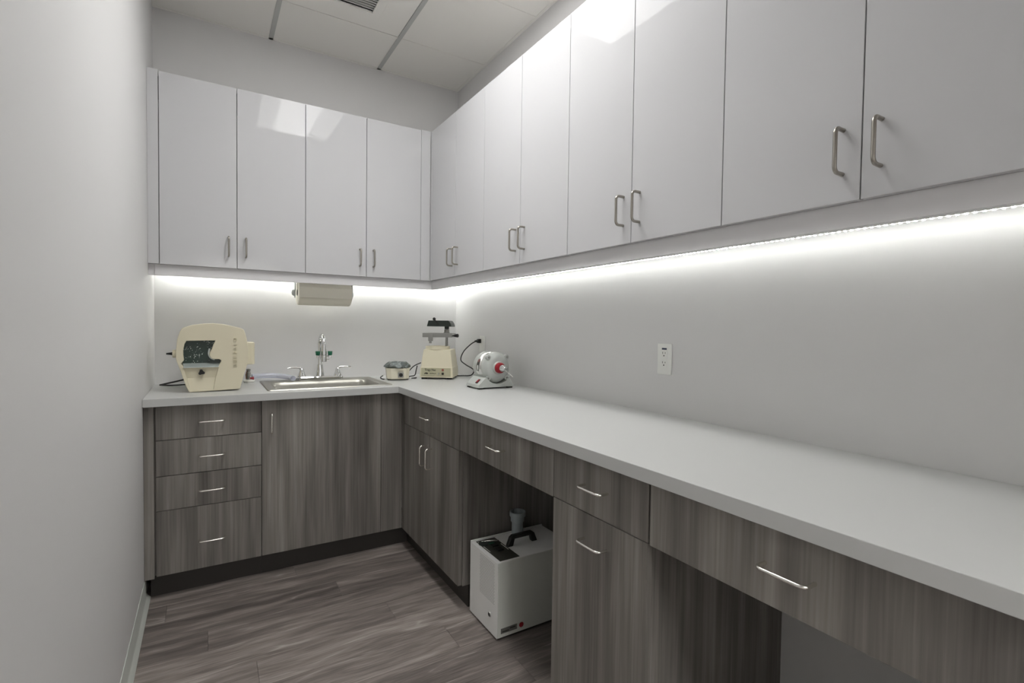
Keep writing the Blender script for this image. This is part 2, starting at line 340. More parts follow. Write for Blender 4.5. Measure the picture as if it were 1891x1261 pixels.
vx0, vx1, vy0, vy1 = -1.022, -.776, -.85, -.572
t = thing('ceiling_vent', 'square louvred air vent set in a ceiling tile', 'air vent', ((vx0+vx1)/2, (vy0+vy1)/2, H))
p = MB(); p.cells([GX[1]+.013, vx0, vx1, GX[2]-.013], [GY[2]+.010, vy0, vy1, GY[1]-.010], H+.001, H+.006, lambda i, j: not (i == 1 and j == 1)); p.build('panel', M['ceil'], t, world=True)
p = MB(); p.cells([vx0-.046, vx0, vx1, vx1+.046], [vy0-.046, vy0, vy1, vy1+.046], H-.003, H+.001, lambda i, j: not (i == 1 and j == 1)); p.build('frame', M['ceil'], t, world=True, bevel=.0015)
for k in range(14):
    yy = vy0+.004+k*(vy1-vy0-.006)/13.6
    MB().add([(vx0, yy, H-.0005), (vx1, yy, H-.0005), (vx1, yy+.0165, H+.0055), (vx0, yy+.0165, H+.0055), (vx0, yy, H+.001), (vx1, yy, H+.001), (vx1, yy+.0165, H+.007), (vx0, yy+.0165, H+.007)],
             [(0,3,2,1),(4,5,6,7),(0,1,5,4),(1,2,6,5),(2,3,7,6),(3,0,4,7)]).build('slat', M['grille'], t, world=True)
B(vx0, vx1, vy0, vy1, H+.017, H+.019).build('duct_plate', M['grille'], t, world=True)

# ------------------------------------------------------------------ pulls
def pull(parent, mount_a, mount_b, out, m, r=.0046, proj=.034):
    a, b, o = Vector(mount_a), Vector(mount_b), Vector(out)
    d = (b-a).normalized(); R = .013; P = [a, a+o*(proj-R)]
    for k in range(1, 6):
        t_ = PI/2*k/6; P.append(a+o*(proj-R+R*math.sin(t_))+d*(R-R*math.cos(t_)))
    P.append(a+o*proj+d*R); P.append(b+o*proj-d*R)
    for k in range(1, 6):
        t_ = PI/2*k/6; P.append(b+o*(proj-R+R*math.cos(t_))-d*(R-R*math.sin(t_)))
    P += [b+o*(proj-R), b]
    return MB().tube(P, r, 10).build('handle', m, parent, world=True, smooth=50)
G = .0014      # half gap between fronts
# ------------------------------------------------------------------ wall cabinets
def upper_back(label, xa, xb, xm, fillers, bx1=None):
    t = thing('wall_cabinet', label, 'cabinet', ((xa+xb)/2, 0, ZUB), 0, 'gloss white wall cabinets')
    y0, y1 = -(DU-TH-.0008), -.001; e = .018; X0, X1 = min([xa]+[f_[0] for f_ in fillers])+.0008, bx1 or xb-.0004
    MB().box(X0, X0+e, y0, y1, ZUB, ZUT-.001).box(X1-e, X1, y0, y1, ZUB, ZUT-.001).box(X0+e, X1-e, y0, y1, ZUB, ZUB+e).box(X0+e, X1-e, y0, y1, ZUT-.001-e, ZUT-.001)\
        .box(X0+e, X1-e, y1-.006, y1, ZUB+e, ZUT-.001-e).build('body', M['white_in'], t, world=True)
    for a, b, hx in ((xa, xm, xm-.0385), (xm, xb, xm+.0405)):
        d = B(a+G, b-G, -DU, -(DU-TH), ZUB, ZUT).build('door', M['gloss'], t, world=True, bevel=.0008)
        pull(d, (hx, -DU, 1.596), (hx, -DU, 1.692), (0, -1, 0), M['nickel'])
    for a, b, zt in fillers: B(a+.0005, b-G, -DU, -(DU-TH), ZUB, zt).build('filler', M['gloss'], t, world=True, bevel=.0008)
    return t
upper_back('gloss white two-door wall cabinet above the beige model trimmer', -1.737, -1.073, -1.405, [(-W, -1.737, ZUT+.006)])
upper_back('gloss white two-door wall cabinet above the sink, reaching into the corner', -1.073, -.402, -.738, [(-.402, -DU, ZUT+.004)], bx1=-.001)
def upper_right(label, ya, yb, ym, fillers=()):
    t = thing('wall_cabinet', label, 'cabinet', (0, (ya+yb)/2, ZUB), 0, 'gloss white wall cabinets')
    x0, x1 = -(DU-TH-.0008), -.001; e = .018; Y0, Y1 = yb+.0004, max([ya]+[f_[0] for f_ in fillers])-.0008
    MB().box(x0, x1, Y0, Y0+e, ZUB, ZUT-.001).box(x0, x1, Y1-e, Y1, ZUB, ZUT-.001).box(x0, x1, Y0+e, Y1-e, ZUB, ZUB+e).box(x0, x1, Y0+e, Y1-e, ZUT-.001-e, ZUT-.001)\
        .box(x1-.006, x1, Y0+e, Y1-e, ZUB+e, ZUT-.001-e).build('body', M['white_in'], t, world=True)
    for a, b, hy in ((ya, ym, ym+.037), (ym, yb, ym-.037)):
        d = B(-DU, -(DU-TH), a-G, b+G, ZUB, ZUT).build('door', M['gloss'], t, world=True, bevel=.0008)
        pull(d, (-DU, hy, 1.597), (-DU, hy, 1.693), (-1, 0, 0), M['nickel'])
    for a, b in fillers: B(-DU, -(DU-TH), a, b+G, ZUB, ZUT).build('filler', M['gloss'], t, world=True, bevel=.0008)
upper_right('gloss white two-door wall cabinet on the long wall, first from the inside corner', -.364, -1.052, -.710, [(-DU, -.364)])
upper_right('gloss white two-door wall cabinet on the long wall, second from the inside corner', -1.052, -1.750, -1.402)
upper_right('gloss white two-door wall cabinet on the long wall, third from the inside corner', -1.750, -2.437, -2.094)
upper_right('gloss white two-door wall cabinet on the long wall, farthest from the inside corner', -2.437, -3.125, -2.778)
# light rails
t = thing('light_rail', 'white light rail under the short run of wall cabinets', 'light rail', (-1, -DR, ZRB), 0, 'light rails')
B(-1.757, -DR+.0, -DR, -DR+.018, ZRB, ZUB-.0002).build('rail_board', M['white_in'], t, world=True, bevel=.0006)
B(-W+.0005, -1.7575, -DR+.006, -DR+.024, ZRB, ZUB-.0002).build('rail_end', M['white_in'], t, world=True)
t = thing('light_rail', 'white light rail under the long run of wall cabinets', 'light rail', (-DR, -1.7, ZRB), 0, 'light rails')
B(-DR, -DR+.018, -3.125, -DR-.0003, ZRB, ZUB-.0002).build('rail_board', M['white_in'], t, world=True, bevel=.0006)
# LED tapes
def led(label, a, b, d, alongx, ml):
    t = thing('led_strip', label, 'led strip', (a if alongx else d, d if alongx else a, ZUB), 0, 'under-cabinet led strips')
    z = ZUB-.0003; zt = z; z -= .0065
    if alongx: MB().box(a, b, d-.005, d+.005, z-.0025, zt).build('tape', M['tape'], t, world=True)
    else: MB().box(d-.005, d+.005, a, b, z-.0025, zt).build('tape', M['tape'], t, world=True)
    q = MB(); n = int(abs(b-a)/.0160); st = (b-a)/n
    for k in range(n):
        c = a+st*(k+.5)
        if alongx: q.box(c-.0027, c+.0027, d-.0027, d+.0027, z-.0042, z-.0025)
        else: q.box(d-.0027, d+.0027, c-.0027, c+.0027, z-.0042, z-.0025)
    o = q.build('diodes', ml, t, world=True); o['kind'] = 'stuff'
led('white led strip glowing under the short run of wall cabinets', -1.75, -.03, -.046, True, M['led2'])
led('white led strip glowing under the long run of wall cabinets', -.02, -3.10, -.045, False, M['led'])

# ------------------------------------------------------------------ base cabinets
WD = M['wood']
def carcass(t, x0, x1, y0, y1, z0, z1, e=.018, back=None):
    m = MB().box(x0, x0+e, y0, y1, z0, z1).box(x1-e, x1, y0, y1, z0, z1).box(x0+e, x1-e, y0, y0+e, z0, z1).box(x0+e, x1-e, y1-e, y1, z0, z1).box(x0+e, x1-e, y0+e, y1-e, z0, z0+e)
    return m.build('body', WD, t, world=True)
ZF = ZT-.0015
t = thing('drawer_cabinet', 'grey-brown wood grain base cabinet with four stacked drawers beside the left wall', 'cabinet', (-1.52, -.3, 0), 0, 'wood grain base cabinets')
carcass(t, -W+.001, -1.3135, -FR+.001, -.001, ZBB, ZT-.0005)
B(-W+.0008, -1.745, -DB, -FR, ZBB-.006, ZF).build('filler', WD, t, world=True, bevel=.0008)
zs = [ZF, .7215, .5590, .4025, ZBB]
for k in range(4):
    d = B(-1.7375, -1.3135-G, -DB, -FR, zs[k+1]+G, zs[k]-G*(k > 0)).build('drawer', WD, t, world=True, bevel=.0008)
    hz = (.797, .638, .478, .2425)[k]
    pull(d, (-1.5735, -DB, hz), (-1.4715, -DB, hz), (0, -1, 0), M['satin'], .0040)
B(-W+.0206, -1.3135, -.550, -.532, 0, ZBB-.0002).build('toe_kick', M['kick'], t, world=True)
t = thing('sink_cabinet', 'grey-brown wood grain sink base cabinet with one wide door', 'cabinet', (-1.0, -.3, 0), 0, 'wood grain base cabinets')
carcass(t, -1.3130, -.6225, -FR+.001, -.001, ZBB, ZT-.0005)
d = B(-1.3135+G, -.7225-G, -DB, -FR, ZBB+G, ZF).build('door', WD, t, world=True, bevel=.0008)
pull(d, (-1.270, -DB, .7135), (-1.270, -DB, .8115), (0, -1, 0), M['satin'], .0040)
B(-.7225+G*.3, -DB-.0005, -DB, -FR, ZBB+G, ZF).build('filler', WD, t, world=True, bevel=.0008)
B(-1.3130, -.552, -.550, -.532, 0, ZBB-.0002).build('toe_kick', M['kick'], t, world=True)
t = thing('corner_cabinet', 'grey-brown wood grain base cabinet with one drawer over two doors in the inside corner', 'cabinet', (-.3, -.98, 0), 0, 'wood grain base cabinets')
YC = -1.3465
carcass(t, -FR+.001, -.001, YC-.006, -DB-.001, ZBB, ZT-.0005)
B(-DB, -FR, -.6375, -DB-.0005, ZBB+G, ZF).build('filler', WD, t, world=True, bevel=.0008)
d = B(-DB, -FR, YC+.0002, -.6375-G, .7075+G, ZF).build('drawer', WD, t, world=True, bevel=.0008)
pull(d, (-DB, -.946, .7945), (-DB, -1.044, .7945), (-1, 0, 0), M['satin'], .0040)
for a, b, hy in ((-.6375, -.9990, -.961), (-.9990, YC, -1.037)):
    d = B(-DB, -FR, b+G, a-G, ZBB+G, .7075-G).build('door', WD, t, world=True, bevel=.0008)
    pull(d, (-DB, hy, .551), (-DB, hy, .650), (-1, 0, 0), M['satin'], .0040)
B(-.550, -.532, YC+.004, -.555, 0, ZBB-.0002).build('toe_kick', M['kick'], t, world=True)
def desk_drawer(label, ya, yb, yc, zl):
    t = thing('desk_drawer', label, 'drawer', (-.3, yc, zl), 0, 'drawers over the knee spaces')
    MB().box(-FR+.001, -.02, ya-.013, ya-.001, zl+.03, ZT-.004).box(-FR+.001, -.02, yb+.001, yb+.013, zl+.03, ZT-.004).box(-.035, -.02, yb+.013, ya-.013, zl+.03, ZT-.004)\
        .box(-FR+.001, -.035, yb+.013, ya-.013, zl+.03, zl+.042).build('drawer_box', WD, t, world=True)
    d = B(-DB, -FR, yb+G, ya-G, zl, ZF).build('front', WD, t, world=True, bevel=.0008)
    pull(d, (-DB, yc+.0475, .7935), (-DB, yc-.0475, .7935), (-1, 0, 0), M['satin'], .0040)
    B(-FR+.001, -.02, (ya+yb)/2-.3*abs(ya-yb), (ya+yb)/2+.3*abs(ya-yb), ZT-.0035, ZT-.0005).build('mounting_cleat', WD, t, world=True)
desk_drawer('grey-brown wood grain drawer above the knee space holding the white machine', YC-.0066, -2.0425, -1.690, .7135)
t = thing('pedestal_cabinet', 'grey-brown wood grain pedestal with a shallow drawer over a tall pull-out', 'cabinet', (-.3, -2.245, 0), 0, 'wood grain base cabinets')
carcass(t, -FR+.001, -.001, -2.4415, -2.0445, ZBB, ZT-.0005)
d = B(-DB, -FR, -2.4440+G, -2.0430-G, .7150+G, ZF).build('drawer', WD, t, world=True, bevel=.0008)
pull(d, (-DB, -2.198, .796), (-DB, -2.294, .796), (-1, 0, 0), M['satin'], .0040)
d = B(-DB, -FR, -2.4440+G, -2.0430-G, ZBB+G, .7150-G).build('pull_out_front', WD, t, world=True, bevel=.0008)
pull(d, (-DB, -2.198, .6385), (-DB, -2.294, .6385), (-1, 0, 0), M['satin'], .0040)
MB().box(-.550, -.532, -2.4415, -2.0445, 0, ZBB-.0002).box(-.532, -.001, -2.4415, -2.4235, 0, ZBB-.0002).box(-.532, -.001, -2.0625, -2.0445, 0, ZBB-.0002).build('toe_kick', M['kick'], t, world=True)
desk_drawer('wide grey-brown wood grain drawer above the empty knee space by the pedestal', -2.4475, YE+.0005, -2.797, .7125)
o = B(-DB, -.001, YE-.019, YE-.0005, 0, ZT-.0005).build('end_panel', WD, bevel=.0008)
tag(o, 'grey-brown wood grain panel closing the end of the long counter', 'panel')

# countertop with a sink cut-out
SX0, SX1, SY0, SY1 = -1.283, -.642, -.553, -.078
xs = [-W+.0008, SX0+.02, SX1-.02, -DC, -.0008]; ys = [YE-.03, -DC, SY0+.02, SY1-.02, -.0008]
def keep(i, j):
    if i == 3: return True
    return j > 0 and not (i == 1 and j == 2)
t = tag(MB().cells(xs, ys, ZT, ZC, keep).build('countertop', M['counter'], bevel=.0015), 'white laminate L-shaped countertop along both walls', 'countertop')

# ------------------------------------------------------------------ sink and faucet
t = thing('sink', 'stainless steel drop-in sink set in the white countertop', 'sink', ((SX0+SX1)/2, (SY0+SY1)/2, ZC))
bx0, bx1, by0, by1 = -1.235, -.700, -.510, -.185
L_ = [rrect(SX0, SX1, SY0, SY1, .012, ZC+.0004), rrect(SX0+.003, SX1-.003, SY0+.003, SY1-.003, .012, ZC+.0045), rrect(SX0+.014, SX1-.014, SY0+.014, SY1-.014, .012, ZC+.005),
      rrect(SX0+.020, SX1-.020, SY0+.020, SY1-.020, .014, ZC+.0028), rrect(bx0-.006, bx1+.006, by0-.006, by1+.006, .058, ZC+.0028), rrect(bx0, bx1, by0, by1, .055, ZC-.002),
      rrect(bx0+.006, bx1-.006, by0+.006, by1-.006, .055, ZC-.020), rrect(bx0+.022, bx1-.022, by0+.022, by1-.022, .055, ZC-.150), rrect(bx0+.034, bx1-.034, by0+.034, by1-.034, .050, ZC-.166),
      rrect(bx0+.060, bx1-.060, by0+.060, by1-.060, .040, ZC-.172)]
s_ = MB().loft(L_, False, True).build('basin', M['steel'], t, world=True, smooth=35)
MB().lathe([(.045, 0), (.045, .003), (.036, .004), (.030, .001)], ((bx0+bx1)/2, (by0+by1)/2, ZC-.1718), (0, 0, 1), 28).build('drain', M['chrome'], t, world=True, smooth=40)

FXc, FY, FZ = -.957, -.130, ZC+.0031
t = thing('faucet', 'chrome gooseneck faucet with two lever handles and green-capped eyewash', 'faucet', (FXc, FY, FZ))
MB().loft([rrect(-1.092, -.822, FY-.027, FY+.027, .026, FZ), rrect(-1.092, -.822, FY-.027, FY+.027, .026, FZ+.016), rrect(-1.087, -.827, FY-.022, FY+.022, .0215, FZ+.023)]).build('deck_plate', M['chrome'], t, world=True, smooth=35)
zb = FZ+.023
sp = MB(); sp.lathe([(.026, 0), (.0255, .006), (.021, .030), (.0165, .062), (.0165, .070), (.012, .072)], (FXc, FY, zb), (0, 0, 1), 28)
sp.build('spout_base', M['chrome'], t, world=True, smooth=35)
P = [(FXc, FY, zb+.068), (FXc, FY, zb+.12), (FXc, FY, zb+.185)]
R = .060
for k in range(1, 13):
    a = PI*k/12; P.append((FXc, FY-R+R*math.cos(a), zb+.185+R*math.sin(a)*1.05))
P += [(FXc, FY-2*R, zb+.160), (FXc, FY-2*R, zb+.145)]
MB().tube(P, .0112, 14).build('spout', M['chrome'], t, world=True, smooth=60)
ty = FY-2*R
ew = MB(); ew.lathe([(.014, .165), (.015, .150), (.015, .135), (.013, .133), (.0165, .131), (.0165, .096), (.014, .094), (.0005, .094)], (FXc, ty, zb), (0, 0, 1), 24, False, True)
ew.tube([(FXc-.036, ty, zb+.127), (FXc+.036, ty, zb+.127)], .0045, 10).tube([(FXc+.012, ty, zb+.108), (FXc+.030, ty, zb+.108)], .0025, 8)
ew.tube([(FXc-.034, ty, zb+.117), (FXc-.034, ty, zb+.132)], .008, 10).tube([(FXc+.034, ty, zb+.117), (FXc+.034, ty, zb+.132)], .008, 10)
ewo = ew.build('eyewash_body', M['chrome'], t, world=True, smooth=40)
for sg in (-1, 1):
    MB().lathe([(.009, 0), (.0115, .003), (.0135, .022), (.012, .0245), (.002, .025)], (FXc+sg*.034, ty, zb+.131), (0, 0, 1), 20).build('green_cap', M['green'], ewo, world=True, smooth=40)
for sg in (-1, 1):
    hx = FXc+sg*.103
    h = MB().lathe([(.024, 0), (.0235, .005), (.0185, .016), (.013, .034), (.0115, .044), (.006, .050)], (hx, FY, zb), (0, 0, 1), 24)
    h.tube(smooth_path([(hx-sg*.004, FY, zb+.030), (hx+sg*.004, FY, zb+.047), (hx+sg*.022, FY-.002, zb+.053), (hx+sg*.050, FY-.006, zb+.0535), (hx+sg*.078, FY-.010, zb+.0515)], 4), [.010, .010, .0095, .009, .008, .0075, .007, .0065, .006, .006, .0055, .0055, .005, .005, .005, .0045, .004], 12)
    h.build('lever_handle', M['chrome'], t, world=True, smooth=45)
# clear hose from valve to faucet
o = MB().tube(smooth_path([(-1.318, -.060, ZC+.030), (-1.27, -.050, ZC+.032), (-1.20, -.050, ZC+.030), (-1.150, -.080, ZC+.026), (-1.122, -.125, ZC+.0225), (-1.113, -.175, ZC+.0215)], 6), .0150, 14).build('clear_hose', M['clear'], smooth=60)
tag(o, 'clear plastic hose lying behind the sink rim', 'hose')
t = thing('soap_dish', 'small white oval dish beside the beige model trimmer', 'dish', (-1.335, -.085, ZC+.0003))
MB().loft([[((.030*s1)*math.cos(a), (.022*s1)*math.sin(a), z) for a in [2*PI*k/24 for k in range(24)]] for s1, z in ((.80, 0), (.98, .004), (1, .009), (.94, .013), (.7, .0145), (.3, .0145))]).build('dish', M['soap'], t, smooth=50)
t = thing('hose_valve', 'small chrome and brass hose valve standing on the white dish', 'valve', (-1.338, -.085, ZC+.0150))
MB().lathe([(.012, 0), (.012, .006), (.008, .008), (.008, .018), (.0125, .020), (.0125, .040), (.009, .043), (.0085, .052), (.011, .054), (.011, .060), (.004, .062)], (0, 0, 0), (0, 0, 1), 16).build('valve_body', M['alu'], t, smooth=35)
MB().tube([(-.010, 0, .006), (-.012, -.006, .030), (-.006, -.004, .052)], .0035, 8).build('lever', M['brown'], t, smooth=50)
MB().lathe([(.006, 0), (.006, .014), (.009, .015), (.009, .022)], (.006, 0, .008), (1, 0, 0), 12).build('outlet_nozzle', M['red'], t, smooth=35)

# ------------------------------------------------------------------ model trimmer
TY = -.460
t = thing('model_trimmer', 'large beige model trimmer with a dark green abrasive wheel window', 'model trimmer', (-1.510, -.34, ZC))
beige = M['beige']
def TP(px, py):    # zoom grid of the front face to metres: (x, z)
    return (-1.612+(px-570)*.2175/600*.985, .9155+(1035-py)*.3342/805)
out = [(565,1036),(525,960),(470,790),(430,690),(415,640),(414,560),(430,420),(455,345),(478,300),(500,284),(600,252),(720,236),(840,230),(950,237),(1050,255),(1180,285),(1215,303),(1232,345),(1252,420),(1268,500),(1272,580),(1268,660),(1255,730),(1215,850),(1165,1022)]
win = [(532,438),(868,434),(845,485),(822,540),(800,580),(800,610),(815,640),(850,655),(915,655),(938,672),(932,690),(905,738),(500,740),(472,700),(505,662),(497,600),(497,540),(512,475)]
chute = [(500,752),(905,752),(868,870),(842,1010),(575,1010),(535,870)]
fr = MB(); fr.prism([TP(*q) for q in out], [[TP(*q) for q in win], [TP(*q) for q in chute]], lambda u, v, d: (u, d, v), TY, TY+.050)
fr.build('front_cover', beige, t, world=True, bevel=.003, seg=2)
def inset(poly, s_, cx=840, cy=650): return [(cx+(a-cx)*s_, cy+(b-cy)*s_) for a, b in poly]
bk = MB(); o2 = [TP(*q) for q in inset(out, .985)]
o2 = [(a, max(b, ZC+.0025)) for a, b in o2]
bk.prism(o2, [], lambda u, v, d: (u, d, v), TY+.0505, TY+.190); bk.build('housing', beige, t, world=True, bevel=.004)
MB().lathe([(.001, 0), (.128*.93, 0), (.128*.93, .016), (.001, .016)], (-1.530, TY+.0495, 1.098), (0, -1, 0), 48).build('abrasive_wheel', M['abrasive'], t, world=True, smooth=30)
# pale half-round hub guard in the window
pts = [TP(800, 530), TP(790, 580), TP(797, 615), TP(820, 645), TP(862, 660)]
MB().tube(smooth_path([(a, TY+.020, b) for a, b in pts], 4), .0042, 10).build('guard_lip', M['holder'], t, world=True, smooth=60)
q0, q1, q2, q3 = TP(486, 700), TP(930, 698), TP(904, 738), TP(503, 741)
MB().add([(q0[0], TY+.030, q0[1]), (q1[0], TY+.030, q1[1]), (q2[0], TY-.006, q2[1]), (q3[0], TY-.006, q3[1]), (q0[0], TY+.030, q0[1]-.004), (q1[0], TY+.030, q1[1]-.004), (q2[0], TY-.006, q2[1]-.004), (q3[0], TY-.006, q3[1]-.004)],
         [(0,1,2,3),(7,6,5,4),(0,4,5,1),(1,5,6,2),(2,6,7,3),(3,7,4,0)]).build('work_table', M['tray'], t, world=True, bevel=.0008)
# chute panel, slanting inwards and then down
ch = MB(); a0, a1 = TP(494, 750)[0], TP(912, 750)[0]; b0, b1 = TP(530, 875)[0], TP(872, 875)[0]; c0, c1 = TP(568, 1014)[0], TP(846, 1014)[0]
z0, z1, z2 = TP(0, 748)[1], TP(0, 872)[1], TP(0, 1014)[1]
ch.add([(a0, TY+.004, z0), (a1, TY+.004, z0), (b1, TY+.013, z1), (b0, TY+.013, z1), (c1, TY+.002, z2), (c0, TY+.002, z2), (a0, TY+.045, z0), (a1, TY+.045, z0), (b1, TY+.045, z1), (b0, TY+.045, z1), (c1, TY+.045, z2), (c0, TY+.045, z2)],
       [(0,1,2,3),(3,2,4,5),(6,9,8,7),(9,11,10,8),(0,6,7,1),(1,7,8,2),(2,8,10,4),(4,10,11,5),(5,11,9,3),(3,9,6,0)])
ch.build('chute_panel', beige, t, world=True, bevel=.0015)
kx, kz = TP(705, 805); n3 = []
for k in range(18):
    a = 2*PI*k/18; n3.append((kx+math.cos(a)*(.0120+.0028*math.cos(3*(a-1.75))), kz+math.sin(a)*(.0120+.0028*math.cos(3*(a-1.75)))))
MB().prism(n3, [], lambda u, v, d: (u, d, v), TY-.010, TY+.010).build('knob', M['black'], t, world=True, bevel=.002)
for k, ch_ in enumerate('BUFFALO'):
    lx, lz = TP(1110, 730-k*51); text('letter', ch_, .0235, beige, t, (lx+.000-(-1.510), TY-.0003-(-.34), lz-ZC), (0, 0, 1), (-1, 0, 0), .0042)
# side knob on the left, motor behind
kz = 1.102
MB().lathe([(.019, 0), (.019, .012), (.017, .014)], (-1.668, TY+.03, kz), (-1, 0, 0), 24).build('side_knob', beige, t, world=True, smooth=35)
MB().lathe([(.008, 0), (.006, .008), (.004, .020), (.004, .024)], (-1.6825, TY+.03, kz), (-1, 0, 0), 14).build('side_knob_tip', M['black'], t, world=True, smooth=40)
MB().loft([rrect(-1.60, -1.318, -.268, -.120, .02, 1.030), rrect(-1.60, -1.318, -.268, -.120, .02, 1.148)]).build('motor_housing', M['beige2'], t, world=True, bevel=.002, smooth=35)
B(-1.60, -1.42, -.30, -.15, ZC+.0003, ZC+.030).build('rear_foot', M['rubber'], t, world=True)
B(-1.56, -1.46, -.27, -.17, ZC+.030, 1.032).build('motor_stand', beige, t, world=True)
o = MB().tube(smooth_path([(-1.590, -.14, ZC+.050), (-1.66, -.11, ZC+.028), (-1.745, -.075, ZC+.006), (-1.748, -.085, ZC+.0048), (-1.70, -.125, ZC+.0046), (-1.615, -.175, ZC+.012)], 6), .0042, 8).build('cable', M['cord'], smooth=60)
tag(o, 'black power cord looping out behind the beige model trimmer', 'cord', 'black power cords')

# ------------------------------------------------------------------ paper towel holder and roll
hy, hz = -.150, 1.4355
t = thing('towel_holder', 'pale grey paper towel holder fixed under the wall cabinet', 'towel holder', (-.94, hy, ZUB))
for sx, s_ in ((-1.098, -1), (-.778, 1)):
    arm = [(-.026, ZUB-.0005), (.026, ZUB-.0005), (.020, hz-.010), (.012, hz-.026), (0, hz-.031), (-.012, hz-.026), (-.020, hz-.010)]
    MB().prism([(hy+a, b) for a, b in arm], [], lambda u, v, d: (d, u, v), sx, sx+s_*.005).build('arm', M['holder'], t, world=True, bevel=.001)
    e = -.016 if s_ < 0 else .006
    MB().lathe([(.020, 0), (.019, abs(e)*.45), (.013, abs(e)*.85), (.002, abs(e))], (sx+s_*.005, hy, hz), (s_, 0, 0), 20).build('knob', M['holder'], t, world=True, smooth=50)
B(-1.103, -.773, hy-.030, hy+.030, ZUB-.0005, ZUB-.0001).build('mounting_plate', M['holder'], t, world=True)
t = thing('paper_towel_roll', 'unbleached paper towel roll hanging under the wall cabinet', 'paper towel', (-.938, hy, hz))
MB().lathe([(.019, -.150), (.066, -.150), (.071, -.146), (.072, -.140), (.072, .140), (.071, .146), (.066, .150), (.019, .150), (.019, -.150)], (0, 0, 0), (1, 0, 0), 48, False, False).build('roll', M['paper'], t, smooth=35)
MB().box(-.148, .148, -.0735, -.0723, -.030, .030).build('loose_sheet', M['paper'], t)
MB().lathe([(.0185, -.151), (.0185, .151), (.0165, .151), (.0165, -.151), (.0185, -.151)], (0, 0, 0), (1, 0, 0), 24, False, False).build('core', M['label'], t, smooth=35)

# ------------------------------------------------------------------ wax pot
t = thing('wax_pot', 'small ivory wax heater pot with crumpled dark foil on top', 'wax heater', (-.523, -.272, ZC), math.radians(-12))
def octo(w_, d_, c, z): return [(-w_+c, -d_, z), (w_-c, -d_, z), (w_, -d_+c, z), (w_, d_-c, z), (w_-c, d_, z), (-w_+c, d_, z), (-w_, d_-c, z), (-w_, -d_+c, z)]
MB().loft([octo(.064, .060, .022, .0065), octo(.066, .062, .022, .012), octo(.069, .064, .023, .055), octo(.072, .067, .024, .074)]).build('body', M['wax'], t, bevel=.002)
MB().loft([octo(.061, .057, .020, .0003), octo(.063, .059, .021, .0062)]).build('base_pad', M['rubber'], t)
random.seed(3); lp = []
for rr, zz, jz, jr in ((.072, .0745, 0, 0), (.084, .080, .005, .006), (.080, .089, .005, .005), (.066, .101, .004, .004), (.058, .109, .003, .003), (.048, .106, .002, .003), (.030, .103, .003, .003)):
    lp.append([(math.cos(2*PI*k/36)*(rr+random.uniform(-jr, jr)), math.sin(2*PI*k/36)*(rr*.92+random.uniform(-jr, jr)), zz+random.uniform(-jz, jz)) for k in range(36)])
MB().loft(lp).build('foil_cover', M['foil'], t, smooth=50)
B(-.004, .030, -.0668, -.0655, .018, .050).build('dial_plate', M['alu'], t)
MB().lathe([(.012, 0), (.011, .009), (.004, .010)], (.013, -.0668, .034), (0, -1, 0), 20).build('dial', M['black'], t, smooth=40)
B(-.002, .030, -.0690, -.0675, .0560, .0585).build('label_line', M['label'], t)

# ------------------------------------------------------------------ vacuum former
t = thing('vacuum_former', 'cream vacuum forming machine with clamp frame and dark heater on a post', 'vacuum former', (-.249, -.294, ZC), math.radians(-35))
cream = M['beige2']
MB().loft([octo(.106, .100, .004, .0115), octo(.104, .098, .004, .074), octo(.101, .096, .004, .078), octo(.087, .085, .004, .184), octo(.084, .082, .005, .188)]).build('body', cream, t, bevel=.002)
for sx in (-1, 1):
    for sy in (-1, 1): B(sx*.096, sx*.068, sy*.092, sy*.066, .0003, .0118).build('foot', M['rubber'], t)
MB().lathe([(.078, .188), (.078, .206), (.074, .208), (.066, .208), (.066, .200), (.001, .200)], (-.010, -.012, 0), (0, 0, 1), 40, True, False).build('forming_collar', cream, t, smooth=35)
B(-.096, .092, -.1005, -.0975, .018, .072).build('control_panel', M['plate'], t)
Yp = -.1007
text('lettering', 'Tray-Vac', .0195, M['ink'], t, (-.038, Yp, .0595), (1, 0, 0), (0, 0, 1), .0002, bold=.0005)
B(-.054, -.024, Yp-.0003, Yp, .0485, .0495).build('small_print', M['ink'], t)
text('lettering', 'BUFFALO', .0098, M['ink'], t, (-.021, Yp, .0370), (1, 0, 0), (0, 0, 1), .0002, bold=.0003)
bl = [(-.018,-.003),(-.015,.001),(-.012,.004),(-.005,.0062),(.002,.0066),(.008,.004),(.012,.003),(.013,-.001),(.010,-.006),(.008,-.003),(.003,-.002),(.001,-.0065),(-.003,-.002),(-.009,-.001),(-.013,-.007),(-.014,-.002)]
MB().prism([(-.062+a*.85, .0370+b*.95) for a, b in bl], [], lambda u, v, d: (u, d, v), Yp-.0003, Yp).build('emblem', M['ink'], t)
B(-.080, -.010, Yp-.0003, Yp, .0215, .0226).build('stripe', M['ink'], t)
MB().lathe([(.0075, 0), (.0075, .002), (.003, .002)], (.042, Yp, .060), (0, -1, 0), 20).build('indicator_light', mat('dull_red_lens', (.32, .11, .08), .3), t, smooth=35)
MB().lathe([(.0075, 0), (.0065, .008), (.002, .009)], (.042, Yp, .037), (0, -1, 0), 20).build('knob', M['black'], t, smooth=35)
MB().lathe([(.0055, 0), (.005, .002), (.003, .004), (.0025, .014), (.0035, .016)], (.016, Yp, .038), (0, -1, -.2), 14).build('toggle_switch', M['chrome'], t, smooth=40)
B(.010, .062, Yp-.0002, Yp, .0225, .0230).build('scale_mark', M['ink'], t)
px, py = .038, .038
MB().tube([(px, py, .1885), (px, py, .345)], .0088, 16).build('post', M['alu'], t, smooth=60)
cf = MB(); cf.cells([-.092, -.072, .074, .094], [-.092, -.074, .040, .058], .266, .292, lambda i, j: not (i == 1 and j == 1))
